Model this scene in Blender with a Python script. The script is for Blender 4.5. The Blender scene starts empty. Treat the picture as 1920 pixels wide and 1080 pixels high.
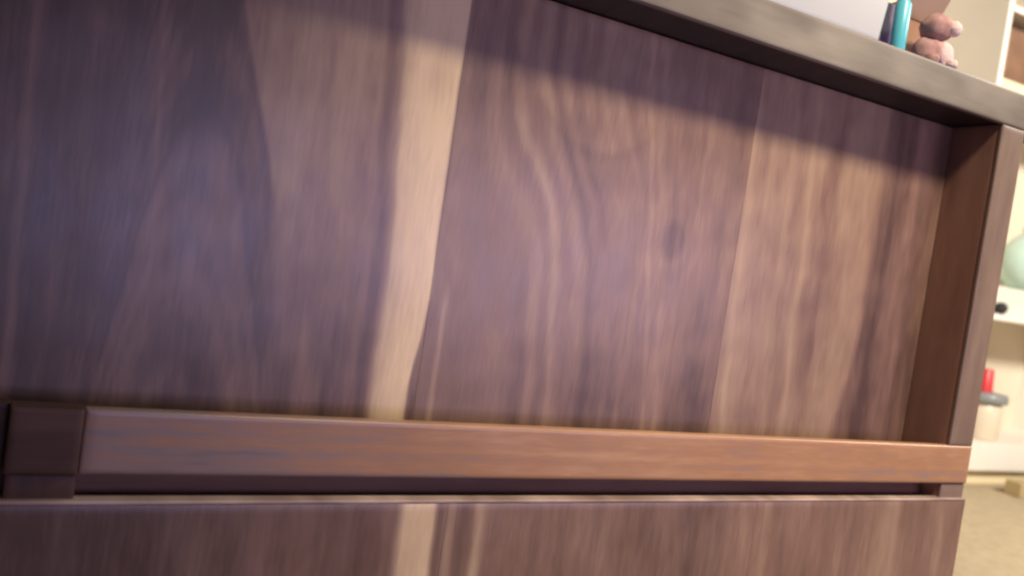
import bpy, bmesh, math, random
import numpy as np
from mathutils import Matrix, Vector

random.seed(4)
S = bpy.context.scene
C = S.collection

# ------------------------------------------------------------------ camera
cam_d = bpy.data.cameras.new('camera')
cam = bpy.data.objects.new('camera', cam_d)
C.objects.link(cam)
S.camera = cam
cam_d.sensor_width = 36.0
cam_d.lens = 29.82
cam_d.clip_start = 0.02
cam_d.clip_end = 60.0
RIGHT = (0.87783, -0.45594, 0.14674)
UP = (-0.11367, 0.09930, 0.98854)
BACK = (-0.46529, -0.88445, 0.03534)
POS = (-0.01921, -0.53581, 0.12175)
cam.matrix_world = Matrix(((RIGHT[0], UP[0], BACK[0], POS[0]),
                           (RIGHT[1], UP[1], BACK[1], POS[1]),
                           (RIGHT[2], UP[2], BACK[2], POS[2]),
                           (0, 0, 0, 1)))
cam_d.dof.use_dof = True
cam_d.dof.focus_distance = 0.68
cam_d.dof.aperture_fstop = 6.2

# ------------------------------------------------------------------ world and lamps
W = bpy.data.worlds.new('World')
S.world = W
W.use_nodes = True
bg = W.node_tree.nodes['Background']
bg.inputs['Color'].default_value = (0.72, 0.62, 0.66, 1)
bg.inputs['Strength'].default_value = 0.012


def lamp(name, kind, loc, target, energy, color, **kw):
    d = bpy.data.lights.new(name, kind)
    d.energy = energy
    d.color = color
    for k, v in kw.items():
        setattr(d, k, v)
    o = bpy.data.objects.new(name, d)
    C.objects.link(o)
    o.location = loc
    o.rotation_euler = (Vector(target) - Vector(loc)).to_track_quat('-Z', 'Y').to_euler()
    return o


# warm spot lamp up in front of the cabinet, throws the shadow of the top board
lamp('warm_spot_lamp', 'SPOT', (0.62, -1.05, 1.50), (0.72, 0.0, 0.25), 186, (1.0, 0.82, 0.61),
     spot_size=math.radians(48), spot_blend=1.0, shadow_soft_size=0.135)
# cool window light in front, gives the lavender sheen on the varnish
lamp('window_light', 'AREA', (1.02, -1.20, 0.13), (0.36, 0.05, 0.12), 4.9, (0.86, 0.64, 1.0),
     shape='RECTANGLE', size=0.85, size_y=0.30)
lamp('blue_fill_light', 'AREA', (0.20, -1.20, 0.11), (0.08, 0.05, 0.08), 2.0, (0.58, 0.54, 1.0),  # added unseen fill, tints the left of the panel bluish
     shape='RECTANGLE', size=0.55, size_y=0.28)
# warm room light over the far end of the room
lamp('room_ceiling_light', 'AREA', (3.2, -0.7, 1.7), (3.8, 1.9, 0.0), 170, (1.0, 0.92, 0.80),
     shape='DISK', size=0.5)

S.view_settings.view_transform = 'Standard'
S.view_settings.look = 'None'
S.view_settings.exposure = 0.0
S.view_settings.gamma = 1.0
S.render.engine = 'CYCLES'
S.cycles.pixel_filter_type = 'BLACKMAN_HARRIS'
S.cycles.filter_width = 2.4


# ------------------------------------------------------------------ helpers
def tag(o, label, cat, group=None, kind=None):
    if label: o['label'] = label
    if cat: o['category'] = cat
    if group: o['group'] = group
    if kind: o['kind'] = kind
    return o


def empty(name, loc):
    o = bpy.data.objects.new(name, None)
    C.objects.link(o)
    o.location = loc
    o.empty_display_size = 0.02
    return o


def attach(o, parent):
    if parent is not None:
        bpy.context.view_layer.update()
        o.parent = parent
        o.matrix_parent_inverse = Matrix.Identity(4)
        o.matrix_basis = parent.matrix_world.inverted() @ o.matrix_basis
        bpy.context.view_layer.update()
    return o


def link(name, me, mat, parent=None, mw=None, smooth=False):
    o = bpy.data.objects.new(name, me)
    C.objects.link(o)
    me.materials.append(mat)
    if mw is not None:
        o.matrix_basis = mw
    if smooth:
        for p in me.polygons: p.use_smooth = True
    attach(o, parent)
    return o


def hash2(i, j, seed):
    n = (i.astype(np.int64) * 374761393 + j.astype(np.int64) * 668265263 + seed * 974634777) & 0x7fffffff
    n = ((n ^ (n >> 13)) * 1274126177) & 0x7fffffff
    n = n ^ (n >> 16)
    return (n % 100003) / 100003.0


def vnoise(a, b, seed=0):
    i = np.floor(a); j = np.floor(b)
    fa = a - i; fb = b - j
    fa = fa * fa * (3 - 2 * fa); fb = fb * fb * (3 - 2 * fb)
    n00 = hash2(i, j, seed); n10 = hash2(i + 1, j, seed)
    n01 = hash2(i, j + 1, seed); n11 = hash2(i + 1, j + 1, seed)
    return (n00 * (1 - fa) + n10 * fa) * (1 - fb) + (n01 * (1 - fa) + n11 * fa) * fb - 0.5


def sstep(e0, e1, x):
    t = np.clip((x - e0) / (e1 - e0), 0, 1)
    return t * t * (3 - 2 * t)


def bump1(x, c, w):
    return np.exp(-((x - c) / w) ** 2)


def curve(pts):
    zs = np.array([p[1] for p in pts]); xs = np.array([p[0] for p in pts])
    o = np.argsort(zs)
    return lambda z: np.interp(z, zs[o], xs[o])


def grid_axis(L, step, r):
    n = max(2, int(round((L - 2 * r) / step)))
    mid = np.linspace(r, L - r, n + 1)
    return np.concatenate([[0, 0.12 * r, 0.4 * r], mid, [L - 0.4 * r, L - 0.12 * r, L]])


def board(name, origin, U, V, lu, lv, th, tone, mat, parent=None, r=0.0012, step=(0.0025, 0.004), wav=0.00015):
    """one solid board: front face is a fine sheet with eased edges; 'tone' is the wood's own
    light/dark figure plus some painted light and shade, evaluated at each point of the board"""
    U = np.array(U, float); V = np.array(V, float); N = np.cross(U, V); O = np.array(origin, float)
    us = grid_axis(lu, step[0], r); vs = grid_axis(lv, step[1], r)
    nu, nv = len(us), len(vs)
    gu, gv = np.meshgrid(us, vs, indexing='ij')

    def ease(s, L):
        d = np.clip(r - np.minimum(s, L - s), 0, r)
        return r - np.sqrt(np.maximum(r * r - d * d, 0))
    h = -np.maximum(ease(gu, lu), ease(gv, lv))
    P = O + gu[..., None] * U + gv[..., None] * V
    h = h + wav * vnoise(P[..., 0] * 30 + P[..., 1] * 17, P[..., 2] * 30, 5) * 2
    co = np.stack([gu, gv, h], -1).reshape(-1, 3)
    t = tone(P[..., 0], P[..., 1], P[..., 2]).reshape(-1)
    idx = np.arange(nu * nv).reshape(nu, nv)
    q = np.stack([idx[:-1, :-1], idx[1:, :-1], idx[1:, 1:], idx[:-1, 1:]], -1).reshape(-1, 4)
    ring = np.concatenate([idx[:, 0], idx[-1, 1:], idx[-2::-1, -1], idx[0, -2:0:-1]])
    bco = co[ring].copy(); bco[:, 2] = -th
    nb = len(ring); base = nu * nv
    bi = base + np.arange(nb)
    side = np.stack([ring, bi, np.roll(bi, -1), np.roll(ring, -1)], -1)
    verts = np.concatenate([co, bco]); tt = np.concatenate([t, t[ring]])
    faces = [tuple(f) for f in np.concatenate([q, side]).tolist()] + [tuple(bi[::-1].tolist())]
    me = bpy.data.meshes.new(name)
    me.from_pydata(verts.tolist(), [], faces)
    a = me.attributes.new('tone', 'FLOAT', 'POINT')
    a.data.foreach_set('value', tt.astype(np.float32))
    sm = np.zeros(len(faces), bool); sm[:len(q)] = True
    me.polygons.foreach_set('use_smooth', sm)
    M = Matrix(((U[0], V[0], N[0], O[0]), (U[1], V[1], N[1], O[1]), (U[2], V[2], N[2], O[2]), (0, 0, 0, 1)))
    return link(name, me, mat, parent, M)


def box_mesh(name, lo, hi, bev=0.001, seg=2, taper=None):
    bm = bmesh.new()
    bmesh.ops.create_cube(bm, size=1)
    for v in bm.verts:
        for k in range(3):
            v.co[k] = lo[k] if v.co[k] < 0 else hi[k]
    if taper:
        cx = (lo[0] + hi[0]) / 2; cy = (lo[1] + hi[1]) / 2
        for v in bm.verts:
            if v.co.z < (lo[2] + hi[2]) / 2:
                v.co.x = cx + (v.co.x - cx) * taper; v.co.y = cy + (v.co.y - cy) * taper
    if bev:
        bmesh.ops.bevel(bm, geom=bm.edges[:], offset=bev, segments=seg, profile=0.5, affect='EDGES')
    me = bpy.data.meshes.new(name)
    bm.to_mesh(me); bm.free()
    return me


def box(name, lo, hi, mat, parent=None, bev=0.001, seg=2, taper=None, smooth=False):
    lo = Vector(lo); hi = Vector(hi)
    c = Vector(((lo.x + hi.x) / 2, (lo.y + hi.y) / 2, lo.z))
    me = box_mesh(name, lo - c, hi - c, bev, seg, taper)
    return link(name, me, mat, parent, Matrix.Translation(c), smooth)


def lathe(name, prof, loc, mat, parent=None, n=28, sx=1.0, sy=1.0):
    vs = []; fs = []
    for (r, z) in prof:
        for k in range(n):
            a = 2 * math.pi * k / n
            vs.append((r * math.cos(a) * sx, r * math.sin(a) * sy, z))
    for i in range(len(prof) - 1):
        for k in range(n):
            fs.append((i * n + k, i * n + (k + 1) % n, (i + 1) * n + (k + 1) % n, (i + 1) * n + k))
    fs.append(tuple(range(n))[::-1])
    fs.append(tuple((len(prof) - 1) * n + k for k in range(n)))
    me = bpy.data.meshes.new(name)
    me.from_pydata(vs, [], fs)
    return link(name, me, mat, parent, Matrix.Translation(Vector(loc)), True)


# ------------------------------------------------------------------ materials
def nodes_of(name):
    m = bpy.data.materials.new(name)
    m.use_nodes = True
    nt = m.node_tree
    return m, nt, nt.nodes['Principled BSDF']


def wood(name, ramp, rough=0.42, fine=0.10, spec=0.5, coat=0.0):
    """varnished wood: 'tone' attribute (board figure, some painted light) + fibre noise -> colour ramp"""
    m, nt, b = nodes_of(name)
    N = nt.nodes; Lk = nt.links.new
    tc = N.new('ShaderNodeTexCoord'); oi = N.new('ShaderNodeObjectInfo')
    off = N.new('ShaderNodeVectorMath'); off.operation = 'SCALE'; off.inputs[0].default_value = (13.1, 7.7, 3.3)
    Lk(oi.outputs['Random'], off.inputs['Scale'])
    add = N.new('ShaderNodeVectorMath'); Lk(tc.outputs['Object'], add.inputs[0]); Lk(off.outputs[0], add.inputs[1])

    def fibre(sx, sy, detail):
        mp = N.new('ShaderNodeMapping'); mp.inputs['Scale'].default_value = (sx, sy, sx * 0.5)
        Lk(add.outputs[0], mp.inputs['Vector'])
        n = N.new('ShaderNodeTexNoise'); n.inputs['Scale'].default_value = 1.0
        n.inputs['Detail'].default_value = detail; n.inputs['Roughness'].default_value = 0.6
        Lk(mp.outputs[0], n.inputs['Vector'])
        return n.outputs['Fac']
    f1 = fibre(420, 34, 4); f2 = fibre(1300, 60, 2); f3 = fibre(45, 14, 3)

    def math_(op, a, bb):
        k = N.new('ShaderNodeMath'); k.operation = op
        for i, v in enumerate((a, bb)):
            if isinstance(v, (int, float)): k.inputs[i].default_value = v
            else: Lk(v, k.inputs[i])
        return k.outputs[0]
    at = N.new('ShaderNodeAttribute'); at.attribute_name = 'tone'
    t = math_('ADD', at.outputs['Fac'], math_('MULTIPLY', math_('SUBTRACT', f1, 0.5), fine * 1.6))
    t = math_('ADD', t, math_('MULTIPLY', math_('SUBTRACT', f2, 0.5), fine * 0.8))
    t = math_('ADD', t, math_('MULTIPLY', math_('SUBTRACT', f3, 0.5), fine * 1.5))
    cr = N.new('ShaderNodeValToRGB')
    els = cr.color_ramp.elements
    els[0].position = ramp[0][0]; els[0].color = (*ramp[0][1], 1)
    els[1].position = ramp[-1][0]; els[1].color = (*ramp[-1][1], 1)
    for p, c in ramp[1:-1]:
        e = els.new(p); e.color = (*c, 1)
    Lk(t, cr.inputs[0])
    Lk(cr.outputs[0], b.inputs['Base Color'])
    rr = math_('ADD', math_('MULTIPLY', math_('SUBTRACT', f3, 0.5), 0.22), rough)
    Lk(rr, b.inputs['Roughness'])
    b.inputs['Specular IOR Level'].default_value = spec
    b.inputs['Coat Weight'].default_value = coat
    b.inputs['Coat Roughness'].default_value = 0.3
    bp = N.new('ShaderNodeBump'); bp.inputs['Strength'].default_value = 0.12; bp.inputs['Distance'].default_value = 0.0004
    Lk(f1, bp.inputs['Height']); Lk(bp.outputs[0], b.inputs['Normal'])
    return m


def plain(name, col, rough=0.5, spec=0.4, var=0.06, scale=14.0, bump=0.0, trans=0.0, subs=0.0):
    """plain painted or moulded surface with slight mottling and uneven gloss"""
    m, nt, b = nodes_of(name)
    N = nt.nodes; Lk = nt.links.new
    tc = N.new('ShaderNodeTexCoord')
    n = N.new('ShaderNodeTexNoise'); n.inputs['Scale'].default_value = scale; n.inputs['Detail'].default_value = 5
    Lk(tc.outputs['Object'], n.inputs['Vector'])
    cr = N.new('ShaderNodeValToRGB')
    cr.color_ramp.elements[0].position = 0.3; cr.color_ramp.elements[1].position = 0.7
    cr.color_ramp.elements[0].color = (*[c * (1 - var) for c in col], 1)
    cr.color_ramp.elements[1].color = (*[min(1, c * (1 + var)) for c in col], 1)
    Lk(n.outputs['Fac'], cr.inputs[0]); Lk(cr.outputs[0], b.inputs['Base Color'])
    mr = N.new('ShaderNodeMapRange'); mr.inputs['To Min'].default_value = rough - 0.06; mr.inputs['To Max'].default_value = rough + 0.06
    Lk(n.outputs['Fac'], mr.inputs[0]); Lk(mr.outputs[0], b.inputs['Roughness'])
    b.inputs['Specular IOR Level'].default_value = spec
    b.inputs['Transmission Weight'].default_value = trans
    b.inputs['Subsurface Weight'].default_value = subs
    b.inputs['Subsurface Radius'].default_value = (0.02, 0.02, 0.02)
    if bump:
        bp = N.new('ShaderNodeBump'); bp.inputs['Strength'].default_value = bump; bp.inputs['Distance'].default_value = 0.002
        n2 = N.new('ShaderNodeTexNoise'); n2.inputs['Scale'].default_value = scale * 12
        Lk(tc.outputs['Object'], n2.inputs['Vector']); Lk(n2.outputs['Fac'], bp.inputs['Height']); Lk(bp.outputs[0], b.inputs['Normal'])
    return m


M = {}
M['panel'] = wood('walnut_panel', [(0.0, (0.024, 0.014, 0.010)), (0.3, (0.095, 0.054, 0.042)), (0.5, (0.228, 0.136, 0.099)),
                                   (0.72, (0.41, 0.285, 0.19)), (1.0, (0.84, 0.65, 0.39))], 0.375, 0.11, 1.0)
M['rail'] = wood('walnut_rail', [(0.0, (0.030, 0.020, 0.018)), (0.42, (0.265, 0.20, 0.185)), (0.57, (0.385, 0.205, 0.11)), (1.0, (0.62, 0.40, 0.23))], 0.36, 0.17, 0.8)  # grey stop stands in for missing warm light at the left end
M['dark'] = wood('dark_walnut', [(0.0, (0.020, 0.010, 0.007)), (0.5, (0.13, 0.068, 0.047)), (1.0, (0.26, 0.15, 0.10))], 0.5, 0.10, 0.35)
M['side'] = wood('red_walnut_side', [(0.0, (0.03, 0.014, 0.009)), (0.5, (0.19, 0.090, 0.058)), (1.0, (0.36, 0.20, 0.14))], 0.5, 0.12, 0.35)
M['stile'] = wood('walnut_stile', [(0.0, (0.05, 0.028, 0.02)), (0.5, (0.235, 0.168, 0.128)), (1.0, (0.47, 0.36, 0.28))], 0.42, 0.08)
M['top'] = wood('greyed_walnut', [(0.0, (0.08, 0.065, 0.05)), (0.5, (0.255, 0.230, 0.190)), (1.0, (0.45, 0.42, 0.35))], 0.40, 0.07)
M['pale_wood'] = wood('lit_edge_wood', [(0.0, (0.12, 0.07, 0.05)), (0.5, (0.36, 0.265, 0.22)), (1.0, (0.66, 0.52, 0.43))], 0.45, 0.10)  # paler wood stands in for light caught by the drawer edge

X, Y, Z = (1, 0, 0), (0, 1, 0), (0, 0, 1)
nX, nY, nZ = (-1, 0, 0), (0, -1, 0), (0, 0, -1)

# dimensions of the cabinet (metres)
IW = 0.7794      # clear width between the two sides
IH = 0.3244      # clear height of the recess
RH = 0.0386      # rail
TT = 0.0346      # top board
SW = 0.0362      # side board
DP = 0.0544      # depth of the recess
GP = 0.0148      # slot under the rail
FLOOR = -0.62
XL = -0.42       # inner face of the left side, out of view

# ------------------------------------------------------------------ figure of the wood, with some painted light
AB = curve([(0.062, 0.33), (0.064, 0.26), (0.079, 0.203), (0.094, 0.163), (0.104, 0.128), (0.110, 0.07), (0.121, 0.0), (0.124, -0.05)])
SL = curve([(0.172, 0.33), (0.174, 0.293), (0.181, 0.199), (0.186, 0.141), (0.186, 0.078), (0.186, 0.039), (0.189, -0.02)])
SR = curve([(0.2225, 0.33), (0.2225, 0.12), (0.2235, 0.10), (0.2235, 0.083), (0.221, 0.05), (0.217, 0.021), (0.217, -0.05)])
D1 = curve([(0.0, 0.33), (0.0, 0.273), (0.019, 0.222), (0.045, 0.175), (0.060, 0.124), (0.064, 0.08), (0.070, 0.035), (0.072, -0.02)])
DE = curve([(0.684, 0.33), (0.686, 0.256), (0.687, 0.203), (0.689, 0.111), (0.684, 0.057), (0.672, 0.001), (0.668, -0.05)])


def streaks(s, z, amp=1.0, seed=0):
    s = s + 0.0018 * vnoise(s * 60, z * 22, seed + 7) + 0.0008 * vnoise(s * 150, z * 60, seed + 8)
    return amp * (0.14 * vnoise(s * 45, z * 7, seed) + 0.11 * vnoise(s * 110, z * 12, seed + 1)
                  + 0.07 * vnoise(s * 260, z * 24, seed + 2) + 0.04 * vnoise(s * 600, z * 50, seed + 3)
                  + 0.04 * vnoise(s * 140, z * 90, seed + 4))


def tone_panel(x, y, z):
    wob = 0.004 * vnoise(x * 12, z * 10, 31) + 0.0022 * vnoise(x * 40, z * 28, 32)
    xs = x + wob
    # left: dark heartwood with cathedral arches
    k = np.where(xs < 0.047, 100.0, 46.0)
    q = z + k * (xs - 0.047) ** 2
    a = 0.325 + streaks(xs, z, 0.65, 40)
    a = a + 0.085 * sstep(0.190, 0.174, q) - 0.05 * bump1(q, 0.187, 0.010)
    a = a - 0.085 * sstep(0.062, 0.048, q) + 0.02 * np.sin(q * 170) * sstep(-0.06, 0.02, xs)
    a = a + 0.07 * bump1(xs, 0.020 - 0.05 * (z - 0.2), 0.003) * sstep(0.1, 0.2, z)
    a = a + 0.10 * bump1(xs, -0.047 - 0.02 * (z - 0.1), 0.003) + 0.06 * bump1(xs, -0.026, 0.0035) * sstep(0.16, 0.10, z) - 0.05 * bump1(xs, -0.036, 0.004)
    # between arches and sapwood: medium brown, fine straight grain
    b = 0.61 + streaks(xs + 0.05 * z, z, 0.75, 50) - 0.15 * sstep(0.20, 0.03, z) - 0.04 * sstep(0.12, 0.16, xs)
    wd = 0.0018 + 0.016 * sstep(0.17, 0.02, z)
    t = a + (b - a) * sstep(-1.0, 1.0, (xs - AB(z)) / wd)
    # sapwood stripe
    e = xs - SL(z)
    pale_wood = 0.97 + 0.12 * bump1(x, 0.2165, 0.004) * bump1(z, 0.022, 0.006) + 0.25 * streaks(xs, z, 1.0, 60) - 0.05 * sstep(0.10, 0.0, z)
    t = t - 0.08 * bump1(e, -0.0085, 0.004) + 0.05 * bump1(e, -0.015, 0.003)
    t = t + (pale_wood - t) * sstep(-0.004, 0.005, e + 0.002 * vnoise(x * 0, z * 60, 7)) * (0.75 + 0.25 * sstep(0.0, 0.02, e))
    # centre: mauve brown, leaning and cathedral figure
    w = sstep(0.223, 0.315, x) * sstep(0.47, 0.38, x)
    s = xs - w * D1(z)
    c = 0.475 + streaks(s, z, 0.68, 70)
    c = c + 0.08 * bump1(s, 0.268, 0.004) - 0.085 * bump1(s, 0.302, 0.0045) + 0.06 * bump1(s, 0.248, 0.004) - 0.04 * bump1(s, 0.257, 0.003)
    c = c + 0.05 * np.sin(s * 330 + 1.3 * vnoise(s * 20, z * 6, 3)) * bump1(xs, 0.29, 0.06)
    c = c + 0.045 * sstep(-0.004, 0.004, z - (0.218 + 9.0 * (xs - 0.352) ** 2)) * sstep(0.41, 0.39, xs)
    c = c - 0.035 * bump1(z - (0.213 + 9.0 * (xs - 0.352) ** 2), 0, 0.0045) * bump1(xs, 0.352, 0.04)
    l2 = 0.405 + (0.221 - z) * 0.15
    c = c + 0.08 * bump1(xs, l2, 0.003) + 0.06 * bump1(xs, l2 + 0.012, 0.006)
    kr = np.sqrt((xs - 0.439) ** 2 + ((z - 0.157) * 0.7) ** 2)
    c = c - 0.13 * np.exp(-(kr / 0.012) ** 2) + 0.03 * np.sin(kr * 500) * np.exp(-(kr / 0.025) ** 2)
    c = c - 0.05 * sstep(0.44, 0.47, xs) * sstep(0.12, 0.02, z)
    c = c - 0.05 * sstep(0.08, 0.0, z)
    # pale thread and dark wedge beside the foot of the sapwood
    c = c + 0.18 * bump1(xs, 0.2375 + 0.012 * (0.06 - z), 0.0024) * sstep(0.105, 0.07, z)
    t = t + (c - t) * sstep(-0.0012, 0.0022, xs - wob * 0.6 - SR(z))
    # right: paler board, straight grain leaning a little
    d = 0.575 + streaks(xs + 0.03 * z, z, 0.6, 80) + 0.10 * bump1(xs + 0.06 * z, 0.527, 0.005) - 0.07 * bump1(xs + 0.05 * z, 0.583, 0.006)
    d = d + 0.09 * bump1(xs + 0.05 * z, 0.602, 0.005) - 0.06 * bump1(xs, 0.622, 0.006) + 0.05 * sstep(0.60, 0.67, xs)
    ee = 0.385 + streaks(xs, z, 0.6, 90) + 0.09 * bump1(xs, 0.735, 0.014) - 0.05 * bump1(xs, 0.706, 0.006)
    d = d + (ee - d) * sstep(-0.007, 0.008, xs - DE(z))
    t = np.where(x > 0.5125, d, t)
    # soft curl across the grain
    return t + 0.05 * vnoise(x * 40 + z * 12, z * 60 - x * 10, 95) + 0.04 * vnoise(x * 90, z * 45, 96)


def tone_low(x, y, z):
    wob = 0.003 * vnoise(x * 14, z * 12, 131) + 0.001 * vnoise(x * 60, z * 40, 132)
    xs = x + wob + 0.02 * (z + 0.06)
    t = 0.41 + streaks(xs, z, 0.72, 140) + 0.03 * sstep(0.1, 0.3, xs)
    t = t - 0.09 * sstep(0.12, 0.0, xs)
    pale_wood = 0.90 + 0.3 * streaks(xs, z, 1, 150)  # sapwood stripe
    e = sstep(0.198, 0.208, xs) * sstep(0.232, 0.226, xs)
    t = t + (pale_wood - t) * e
    t = t + 0.20 * bump1(xs, 0.240, 0.004) + 0.24 * bump1(xs, 0.262, 0.0045) - 0.04 * bump1(xs, 0.251, 0.004) + 0.08 * bump1(xs, 0.247, 0.012)
    t = t + 0.06 * sstep(0.50, 0.54, xs) + 0.09 * bump1(xs, 0.545, 0.006) + 0.07 * bump1(xs, 0.70, 0.02) - 0.06 * bump1(xs, 0.655, 0.014)
    t = t + 0.06 * bump1(xs, 0.385, 0.010) - 0.05 * bump1(xs, 0.46, 0.02)
    return t


def tone_run(ax, base, amp=1.0, seed=0, lean=0.0):
    """straight grain; ax = the axis across the grain"""
    def f(x, y, z):
        P = (x, y, z)
        across = P[ax[0]]; along = P[ax[1]]
        s = across + lean * along + 0.0025 * vnoise(across * 20, along * 6, seed + 9)
        return base + streaks(s, along, amp, seed) + 0.05 * vnoise(across * 8, along * 5, seed + 12)
    return f


def tone_top(x, y, z):
    return (0.41 + streaks(z, x, 1.1, 340) + 0.20 * vnoise(x * 13, z * 30, 341) + 0.15 * vnoise(x * 40, z * 75, 342)
            + 0.10 * bump1(x, 0.545, 0.03) - 0.06 * sstep(0.52, 0.50, x))


def tone_lit_worn(x, y, z):  # drawer edge: painted highlight, broken up by chips
    return 0.55 + 0.5 * vnoise(x * 22, z * 0, 381) + 0.3 * vnoise(x * 90, z * 300, 382)


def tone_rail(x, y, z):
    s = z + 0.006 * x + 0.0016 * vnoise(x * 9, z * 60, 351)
    t = 0.46 + 0.13 * sstep(0.02, 0.32, x + 0.05 * vnoise(x * 4, z * 40, 352)) + streaks(s, x, 0.65, 353)  # left end greyed: lack of warm light painted into the tone
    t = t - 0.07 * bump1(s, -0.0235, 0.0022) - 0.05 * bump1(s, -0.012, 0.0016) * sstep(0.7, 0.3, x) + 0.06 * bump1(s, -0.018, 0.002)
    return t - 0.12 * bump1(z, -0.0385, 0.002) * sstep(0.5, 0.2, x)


# ------------------------------------------------------------------ setting
M['carpet'] = plain('beige_carpet', (0.46, 0.37, 0.25), 0.9, 0.1, 0.10, 30, 0.6)
M['wall'] = plain('cream_wall_paint', (0.74, 0.66, 0.54), 0.8, 0.2, 0.03, 4, 0.1)
fl = box('floor', (-2.5, -3.0, FLOOR - 0.05), (7.5, 2.32, FLOOR), M['carpet'], None, 0)
fl['kind'] = 'structure'
wl = box('wall', (-2.5, 2.32, FLOOR - 0.05), (7.5, 2.42, 2.4), M['wall'], None, 0)
wl['kind'] = 'structure'

# ------------------------------------------------------------------ the walnut cabinet
cab = empty('cabinet', (IW / 2, 0.17, FLOOR))
tag(cab, 'walnut cabinet with recessed plank panel framed above a drawer front, in the foreground', 'cabinet')

# carcass
box('bottom_board', (XL + 0.0005, 0.012, FLOOR + 0.06), (IW - 0.0005, 0.36, FLOOR + 0.09), M['dark'], cab)
box('plinth', (XL + 0.0005, 0.04, FLOOR), (IW - 0.0005, 0.06, FLOOR + 0.0595), M['dark'], cab)
box('back', (XL + 0.0005, 0.36, FLOOR + 0.03), (IW - 0.0005, 0.37, IH - 0.001), M['dark'], cab)
# right side: inner face seen in the recess
board('side_panel', (IW, 0.37, FLOOR), nY, Z, 0.3665, IH - FLOOR - 0.0005, SW - 0.0006, tone_run((1, 2), 0.78, 1.4, 300), M['side'], cab,
      step=(0.004, 0.008))
board('side_panel', (XL, 0.0035, FLOOR), Y, Z, 0.3665, IH - FLOOR - 0.0005, SW - 0.0006, tone_run((1, 2), 0.50, 0.9, 310), M['dark'], cab,
      step=(0.008, 0.016))
# front edges of the sides
box_h = IH - FLOOR - 0.0005
board('stile', (IW - 0.0003, 0.0, 0.0003), X, Z, SW, IH - 0.0008, 0.0034, tone_run((0, 2), 0.42, 0.8, 320), M['stile'], cab, r=0.0016)
board('stile', (IW - 0.0003, 0.0015, FLOOR), X, Z, SW, -RH - FLOOR - 0.0005, 0.0034, tone_run((0, 2), 0.40, 0.7, 325), M['stile'], cab, r=0.0016, step=(0.003, 0.01))
board('stile', (-SW + 0.0003, 0.0015, FLOOR + 0.001), X, Z, SW, -RH - FLOOR - 0.001 - 0.0005, 0.0034, tone_run((0, 2), 0.20, 0.9, 335), M['dark'], cab, r=0.0016, step=(0.003, 0.01))

# top board dark to paint in its underside's shade, front edge greyed
tb = box('top_board', (XL - SW - 0.058, 0.0045, IH), (IW + SW + 0.058, 0.40, IH + TT - 0.0004), M['dark'], cab)
board('edge_strip', (IW + SW + 0.06, -0.001, IH - 0.0003), Z, nX, TT, IW - XL + 2 * SW + 0.12, 0.0053,
      tone_top, M['top'], tb, r=0.0015, step=(0.002, 0.005))

# rail under the recess with its dark end block
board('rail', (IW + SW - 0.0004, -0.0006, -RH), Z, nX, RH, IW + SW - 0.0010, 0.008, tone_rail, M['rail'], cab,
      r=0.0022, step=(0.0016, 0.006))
board('end_block', (0.0004, -0.0016, -RH), Z, nX, RH - 0.0002, SW + 0.001, 0.016, tone_run((2, 0), 0.30, 1.0, 360), M['dark'], cab,
      r=0.0014, step=(0.0016, 0.003))
board('rail', (-SW - 0.0012, 0.010, -RH), Z, nX, RH, -XL - SW - 0.0015, 0.008, tone_run((2, 0), 0.25, 0.9, 365), M['dark'], cab, r=0.002, step=(0.003, 0.01))
# set-back piece seen in the slot
board('slot_rail', (IW - 0.001, 0.024, -RH - GP - 0.05), Z, nX, GP + 0.05 - 0.0006, IW - XL - 0.002, 0.02, tone_run((2, 0), 0.55, 0.8, 370), M['dark'], cab,
      step=(0.003, 0.008))

# recessed panel: three glued boards on a backing
bk = box('recessed_panel', (XL + 0.0006, DP + 0.0142, -0.05), (IW - 0.0006, DP + 0.022, IH - 0.0006), M['dark'], cab)
cuts = [XL + 0.0006, -0.14, 0.2235, 0.5125, IW - 0.0006]
for a, b_ in zip(cuts[:-1], cuts[1:]):
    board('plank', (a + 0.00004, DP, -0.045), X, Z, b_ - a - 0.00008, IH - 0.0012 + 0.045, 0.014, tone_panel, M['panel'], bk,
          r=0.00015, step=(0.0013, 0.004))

# drawer front below, overlaying the sides
dtop = -RH - GP
df = box('drawer_front', (XL - SW + 0.001, 0.0045, dtop - 0.27), (IW + SW - 0.001, 0.0085, dtop - 0.0028), M['dark'], cab)
cuts = [XL - SW, -0.12, 0.2365, 0.53, IW + SW]
for a, b_ in zip(cuts[:-1], cuts[1:]):
    board('plank', (a + 0.00004, -0.002, dtop - 0.27), X, Z, b_ - a - 0.00008, 0.27 - 0.0028, 0.0062, tone_low, M['panel'], df,
          r=0.00015, step=(0.0016, 0.006))
# chipped top edge of the drawer front, its lit highlight painted pale
board('top_edge', (IW + SW, -0.0024, dtop - 0.0026), Z, nX, 0.0026, IW - XL + 2 * SW, 0.0105, tone_lit_worn, M['pale_wood'], df,
      r=0.0009, step=(0.001, 0.006))
d2 = box('drawer_front', (XL - SW, -0.002, FLOOR + 0.065), (IW + SW, 0.0145, dtop - 0.282), M['dark'], cab)

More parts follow.
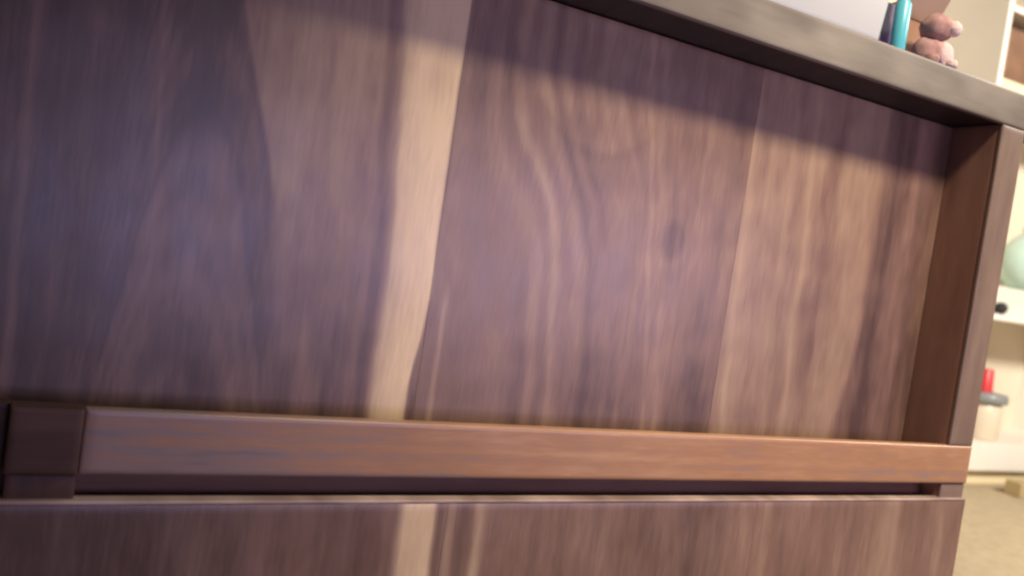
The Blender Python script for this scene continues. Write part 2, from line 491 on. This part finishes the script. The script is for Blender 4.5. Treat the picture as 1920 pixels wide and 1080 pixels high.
# ------------------------------------------------------------------ things on the top board
TZ = IH + TT
M['tub'] = plain('white_plastic', (0.54, 0.575, 0.585), 0.35, 0.5, 0.02, 10, 0, 0, 0.25)
M['carton'] = plain('grey_violet_card', (0.16, 0.13, 0.20), 0.6, 0.3, 0.15, 30)
M['violet'] = plain('violet_print', (0.34, 0.22, 0.40), 0.6, 0.3, 0.1, 30)
M['teal'] = plain('teal_plastic', (0.10, 0.52, 0.62), 0.35, 0.5, 0.05, 12)
M['tan'] = plain('tan_cap', (0.45, 0.33, 0.18), 0.5, 0.4, 0.05, 12)
M['kraft'] = plain('brown_card', (0.33, 0.19, 0.13), 0.7, 0.2, 0.12, 18)
M['kraft2'] = plain('light_brown_card', (0.46, 0.33, 0.25), 0.7, 0.2, 0.10, 18)
M['pink'] = plain('pink_plush', (0.47, 0.29, 0.27), 0.95, 0.1, 0.25, 90, 0.8)
M['pale'] = plain('pale_plush', (0.74, 0.57, 0.54), 0.95, 0.1, 0.06, 60, 0.8)

tub = empty('plastic_tub', (0.5580, 0.10, TZ))
tag(tub, 'white plastic tub standing on the cabinet top, left of the teal bottle', 'tub')
box('body', (0.4330, 0.018, TZ + 0.0003), (0.6330, 0.170, TZ + 0.115), M['tub'], tub, 0.014, 5, 0.90, True)
box('rim', (0.4250, 0.010, TZ + 0.110), (0.6410, 0.178, TZ + 0.122), M['tub'], tub, 0.004, 3, None, True)

ct = empty('small_carton', (0.6450, 0.07, TZ))
tag(ct, 'small dark grey-violet carton squeezed between white tub and teal bottle', 'carton')
box('body', (0.6290, 0.045, TZ + 0.0003), (0.6630, 0.105, TZ + 0.058), M['carton'], ct, 0.0012)
box('printed_band', (0.6285, 0.0443, TZ + 0.003), (0.6635, 0.1057, TZ + 0.026), M['violet'], ct, 0.0008)

bt = empty('teal_bottle', (0.6450, 0.028, TZ))
tag(bt, 'slim teal plastic bottle on the cabinet top beside the brown box', 'bottle')
lathe('body', [(0.0036, 0.0), (0.0060, 0.002), (0.0072, 0.008), (0.0072, 0.052), (0.0045, 0.056), (0.004, 0.058)], (0.6450, 0.028, TZ), M['teal'], bt)
lathe('cap', [(0.0044, 0.0585), (0.0046, 0.060), (0.0046, 0.074), (0.004, 0.076)], (0.6450, 0.028, TZ), M['tan'], bt)

bx = empty('brown_box', (0.6900, 0.085, TZ))
tag(bx, 'open brown cardboard box with a raised flap behind the pink toy', 'box')
box('body', (0.6580, 0.052, TZ + 0.0003), (0.7220, 0.118, TZ + 0.054), M['kraft'], bx, 0.0008)
flap = box('flap', (-0.032, -0.001, 0.0), (0.032, 0.001, 0.040), M['kraft2'], None, 0.0005)
flap.matrix_basis = Matrix.Translation((0.6900, 0.052, TZ + 0.0545)) @ Matrix.Rotation(math.radians(28), 4, 'X')
attach(flap, bx)
box('flap', (0.7200, 0.053, TZ + 0.0545), (0.7220, 0.117, TZ + 0.090), M['kraft2'], bx, 0.0005)


def blob(name, loc, rad, mat, parent, seed=0):
    bm = bmesh.new()
    bmesh.ops.create_icosphere(bm, subdivisions=3, radius=1)
    rnd = random.Random(seed)
    ph = [rnd.uniform(0, 6) for _ in range(6)]
    for v in bm.verts:
        n = v.co.normalized()
        k = 1 + 0.05 * math.sin(n.x * 4 + ph[0]) * math.sin(n.y * 5 + ph[1]) + 0.03 * math.sin(n.z * 9 + ph[2])
        v.co = Vector((n.x * rad[0], n.y * rad[1], n.z * rad[2])) * k
    me = bpy.data.meshes.new(name)
    bm.to_mesh(me); bm.free()
    return link(name, me, mat, parent, Matrix.Translation(Vector(loc)), True)


toy = empty('plush_toy', (0.700, 0.026, TZ))
tag(toy, 'little pink plush toy sitting at the right end of the cabinet top', 'toy')
TX, TY = 0.687, 0.028
blob('body', (TX, TY, TZ + 0.016), (0.017, 0.014, 0.0165), M['pink'], toy, 1)
blob('head', (TX + 0.003, TY - 0.004, TZ + 0.040), (0.0165, 0.0145, 0.0135), M['pink'], toy, 2)
blob('snout', (TX + 0.012, TY - 0.016, TZ + 0.040), (0.0085, 0.007, 0.0075), M['pale'], toy, 3)
blob('belly', (TX + 0.010, TY - 0.012, TZ + 0.015), (0.010, 0.006, 0.0125), M['pale'], toy, 6)
blob('foot', (TX + 0.014, TY - 0.016, TZ + 0.006), (0.006, 0.008, 0.006), M['pale'], toy, 7)
blob('foot', (TX - 0.010, TY - 0.014, TZ + 0.006), (0.006, 0.008, 0.006), M['pink'], toy, 8)

# ------------------------------------------------------------------ white bookcase across the room
M['white'] = plain('white_lacquer', (0.86, 0.81, 0.74), 0.45, 0.4, 0.02, 6)
M['cream'] = plain('cream_drawer_paint', (0.80, 0.70, 0.46), 0.5, 0.4, 0.03, 6)
M['pbox'] = plain('off_white_card', (0.70, 0.68, 0.60), 0.6, 0.3, 0.04, 8)
M['mint'] = plain('mint_ceramic', (0.58, 0.78, 0.71), 0.25, 0.5, 0.08, 5)
M['lid'] = plain('grey_metal_lid', (0.26, 0.27, 0.28), 0.35, 0.5, 0.1, 8)
M['jar'] = plain('frosted_cream_jar', (0.76, 0.66, 0.52), 0.3, 0.5, 0.05, 6)
M['red'] = plain('red_plastic', (0.62, 0.04, 0.05), 0.4, 0.5, 0.05, 12)
M['black'] = plain('black_rubber', (0.03, 0.03, 0.03), 0.6, 0.3, 0.1, 20)
M['brown'] = plain('brown_leather', (0.20, 0.11, 0.07), 0.7, 0.3, 0.2, 8)
M['oak'] = plain('beige_wood_block', (0.48, 0.37, 0.20), 0.6, 0.3, 0.08, 10)

BX0, BX1, BY0, BY1 = 3.515, 4.75, 1.90, 2.31
bc = empty('bookcase', ((BX0 + BX1) / 2, 2.1, FLOOR))
tag(bc, 'white bookcase against the cream wall in the bright background at right', 'bookcase')
box('side_panel', (BX0, BY0, FLOOR), (BX0 + 0.03, BY1, 1.80), M['white'], bc)
box('side_panel', (BX1 - 0.03, BY0, FLOOR), (BX1, BY1, 1.80), M['white'], bc)
xa, xb = BX0 + 0.0305, BX1 - 0.0305
box('back', (xa, BY1 - 0.012, FLOOR + 0.02), (xb, BY1 - 0.001, 1.79), M['wall'], bc)
box('bottom_board', (xa, BY0 + 0.002, -0.545), (xb, BY1 - 0.013, -0.41), M['white'], bc)
box('plinth', (xa, BY0 + 0.05, FLOOR), (xb, BY0 + 0.07, -0.5455), M['cream'], bc)
box('shelf', (xa, BY0 + 0.002, 0.168), (xb, BY1 - 0.013, 0.193), M['white'], bc)
box('drawer_front', (xa, BY0 + 0.002, 1.09), (xb, BY0 + 0.022, 1.235), M['cream'], bc)
box('shelf', (xa, BY0 + 0.023, 1.21), (xb, BY1 - 0.013, 1.2345), M['white'], bc)
box('shelf', (xa, BY0 + 0.002, 1.535), (xb, BY1 - 0.013, 1.56), M['white'], bc)
box('top_board', (xa, BY0 + 0.002, 1.775), (xb, BY1 - 0.013, 1.80), M['white'], bc)

bag = tag(box('leather_case', (3.575, 1.93, 1.2355), (4.02, 2.20, 1.49), M['brown'], None, 0.03, 4, 0.94, True),
          'brown case in the top compartment of the white bookcase', 'case')
mb = tag(box('white_box', (3.80, 1.975, 0.1935), (4.25, 2.22, 0.33), M['pbox'], None, 0.006),
         'plain white box on the middle bookcase shelf under the mint vase', 'box')
mv = tag(lathe('mint_vase', [(0.05, 0.0), (0.09, 0.015), (0.135, 0.07), (0.15, 0.135), (0.135, 0.20), (0.09, 0.255), (0.05, 0.285), (0.055, 0.31)],
               (4.185, 2.03, 0.3303), M['mint']), 'round mint green vase on the white box in the bookcase', 'vase')
kn = tag(blob('rubber_ball', (3.850, 1.925, 0.2235), (0.03, 0.03, 0.03), M['black'], None, 3),
         'small black ball at the edge of the middle bookcase shelf', 'ball')
jar = empty('storage_jar', (3.965, 2.0, -0.4095))
tag(jar, 'frosted jar with grey lid on the bottom board of the bookcase', 'jar')
lathe('body', [(0.075, 0.0), (0.082, 0.01), (0.084, 0.10), (0.080, 0.165), (0.072, 0.178)], (3.965, 2.0, -0.4095), M['jar'], jar)
lathe('lid', [(0.094, 0.1785), (0.100, 0.182), (0.100, 0.215), (0.092, 0.224), (0.05, 0.228)], (3.965, 2.0, -0.4095), M['lid'], jar)
rc = empty('red_cup', (3.945, 2.0, -0.181))
tag(rc, 'small red cup turned upside down on the grey jar lid', 'cup')
lathe('body', [(0.038, 0.0), (0.037, 0.01), (0.031, 0.105), (0.027, 0.110)], (3.945, 2.0, -0.181), M['red'], rc)
lathe('rim', [(0.0385, 0.0), (0.0400, 0.002), (0.0400, 0.008), (0.0385, 0.010)], (3.945, 2.0, -0.1812), M['red'], rc)
tag(box('wood_block', (3.90, 1.72, FLOOR), (4.30, 1.80, FLOOR + 0.07), M['oak'], None, 0.006),
    'beige wooden block lying on the carpet before the bookcase', 'block')
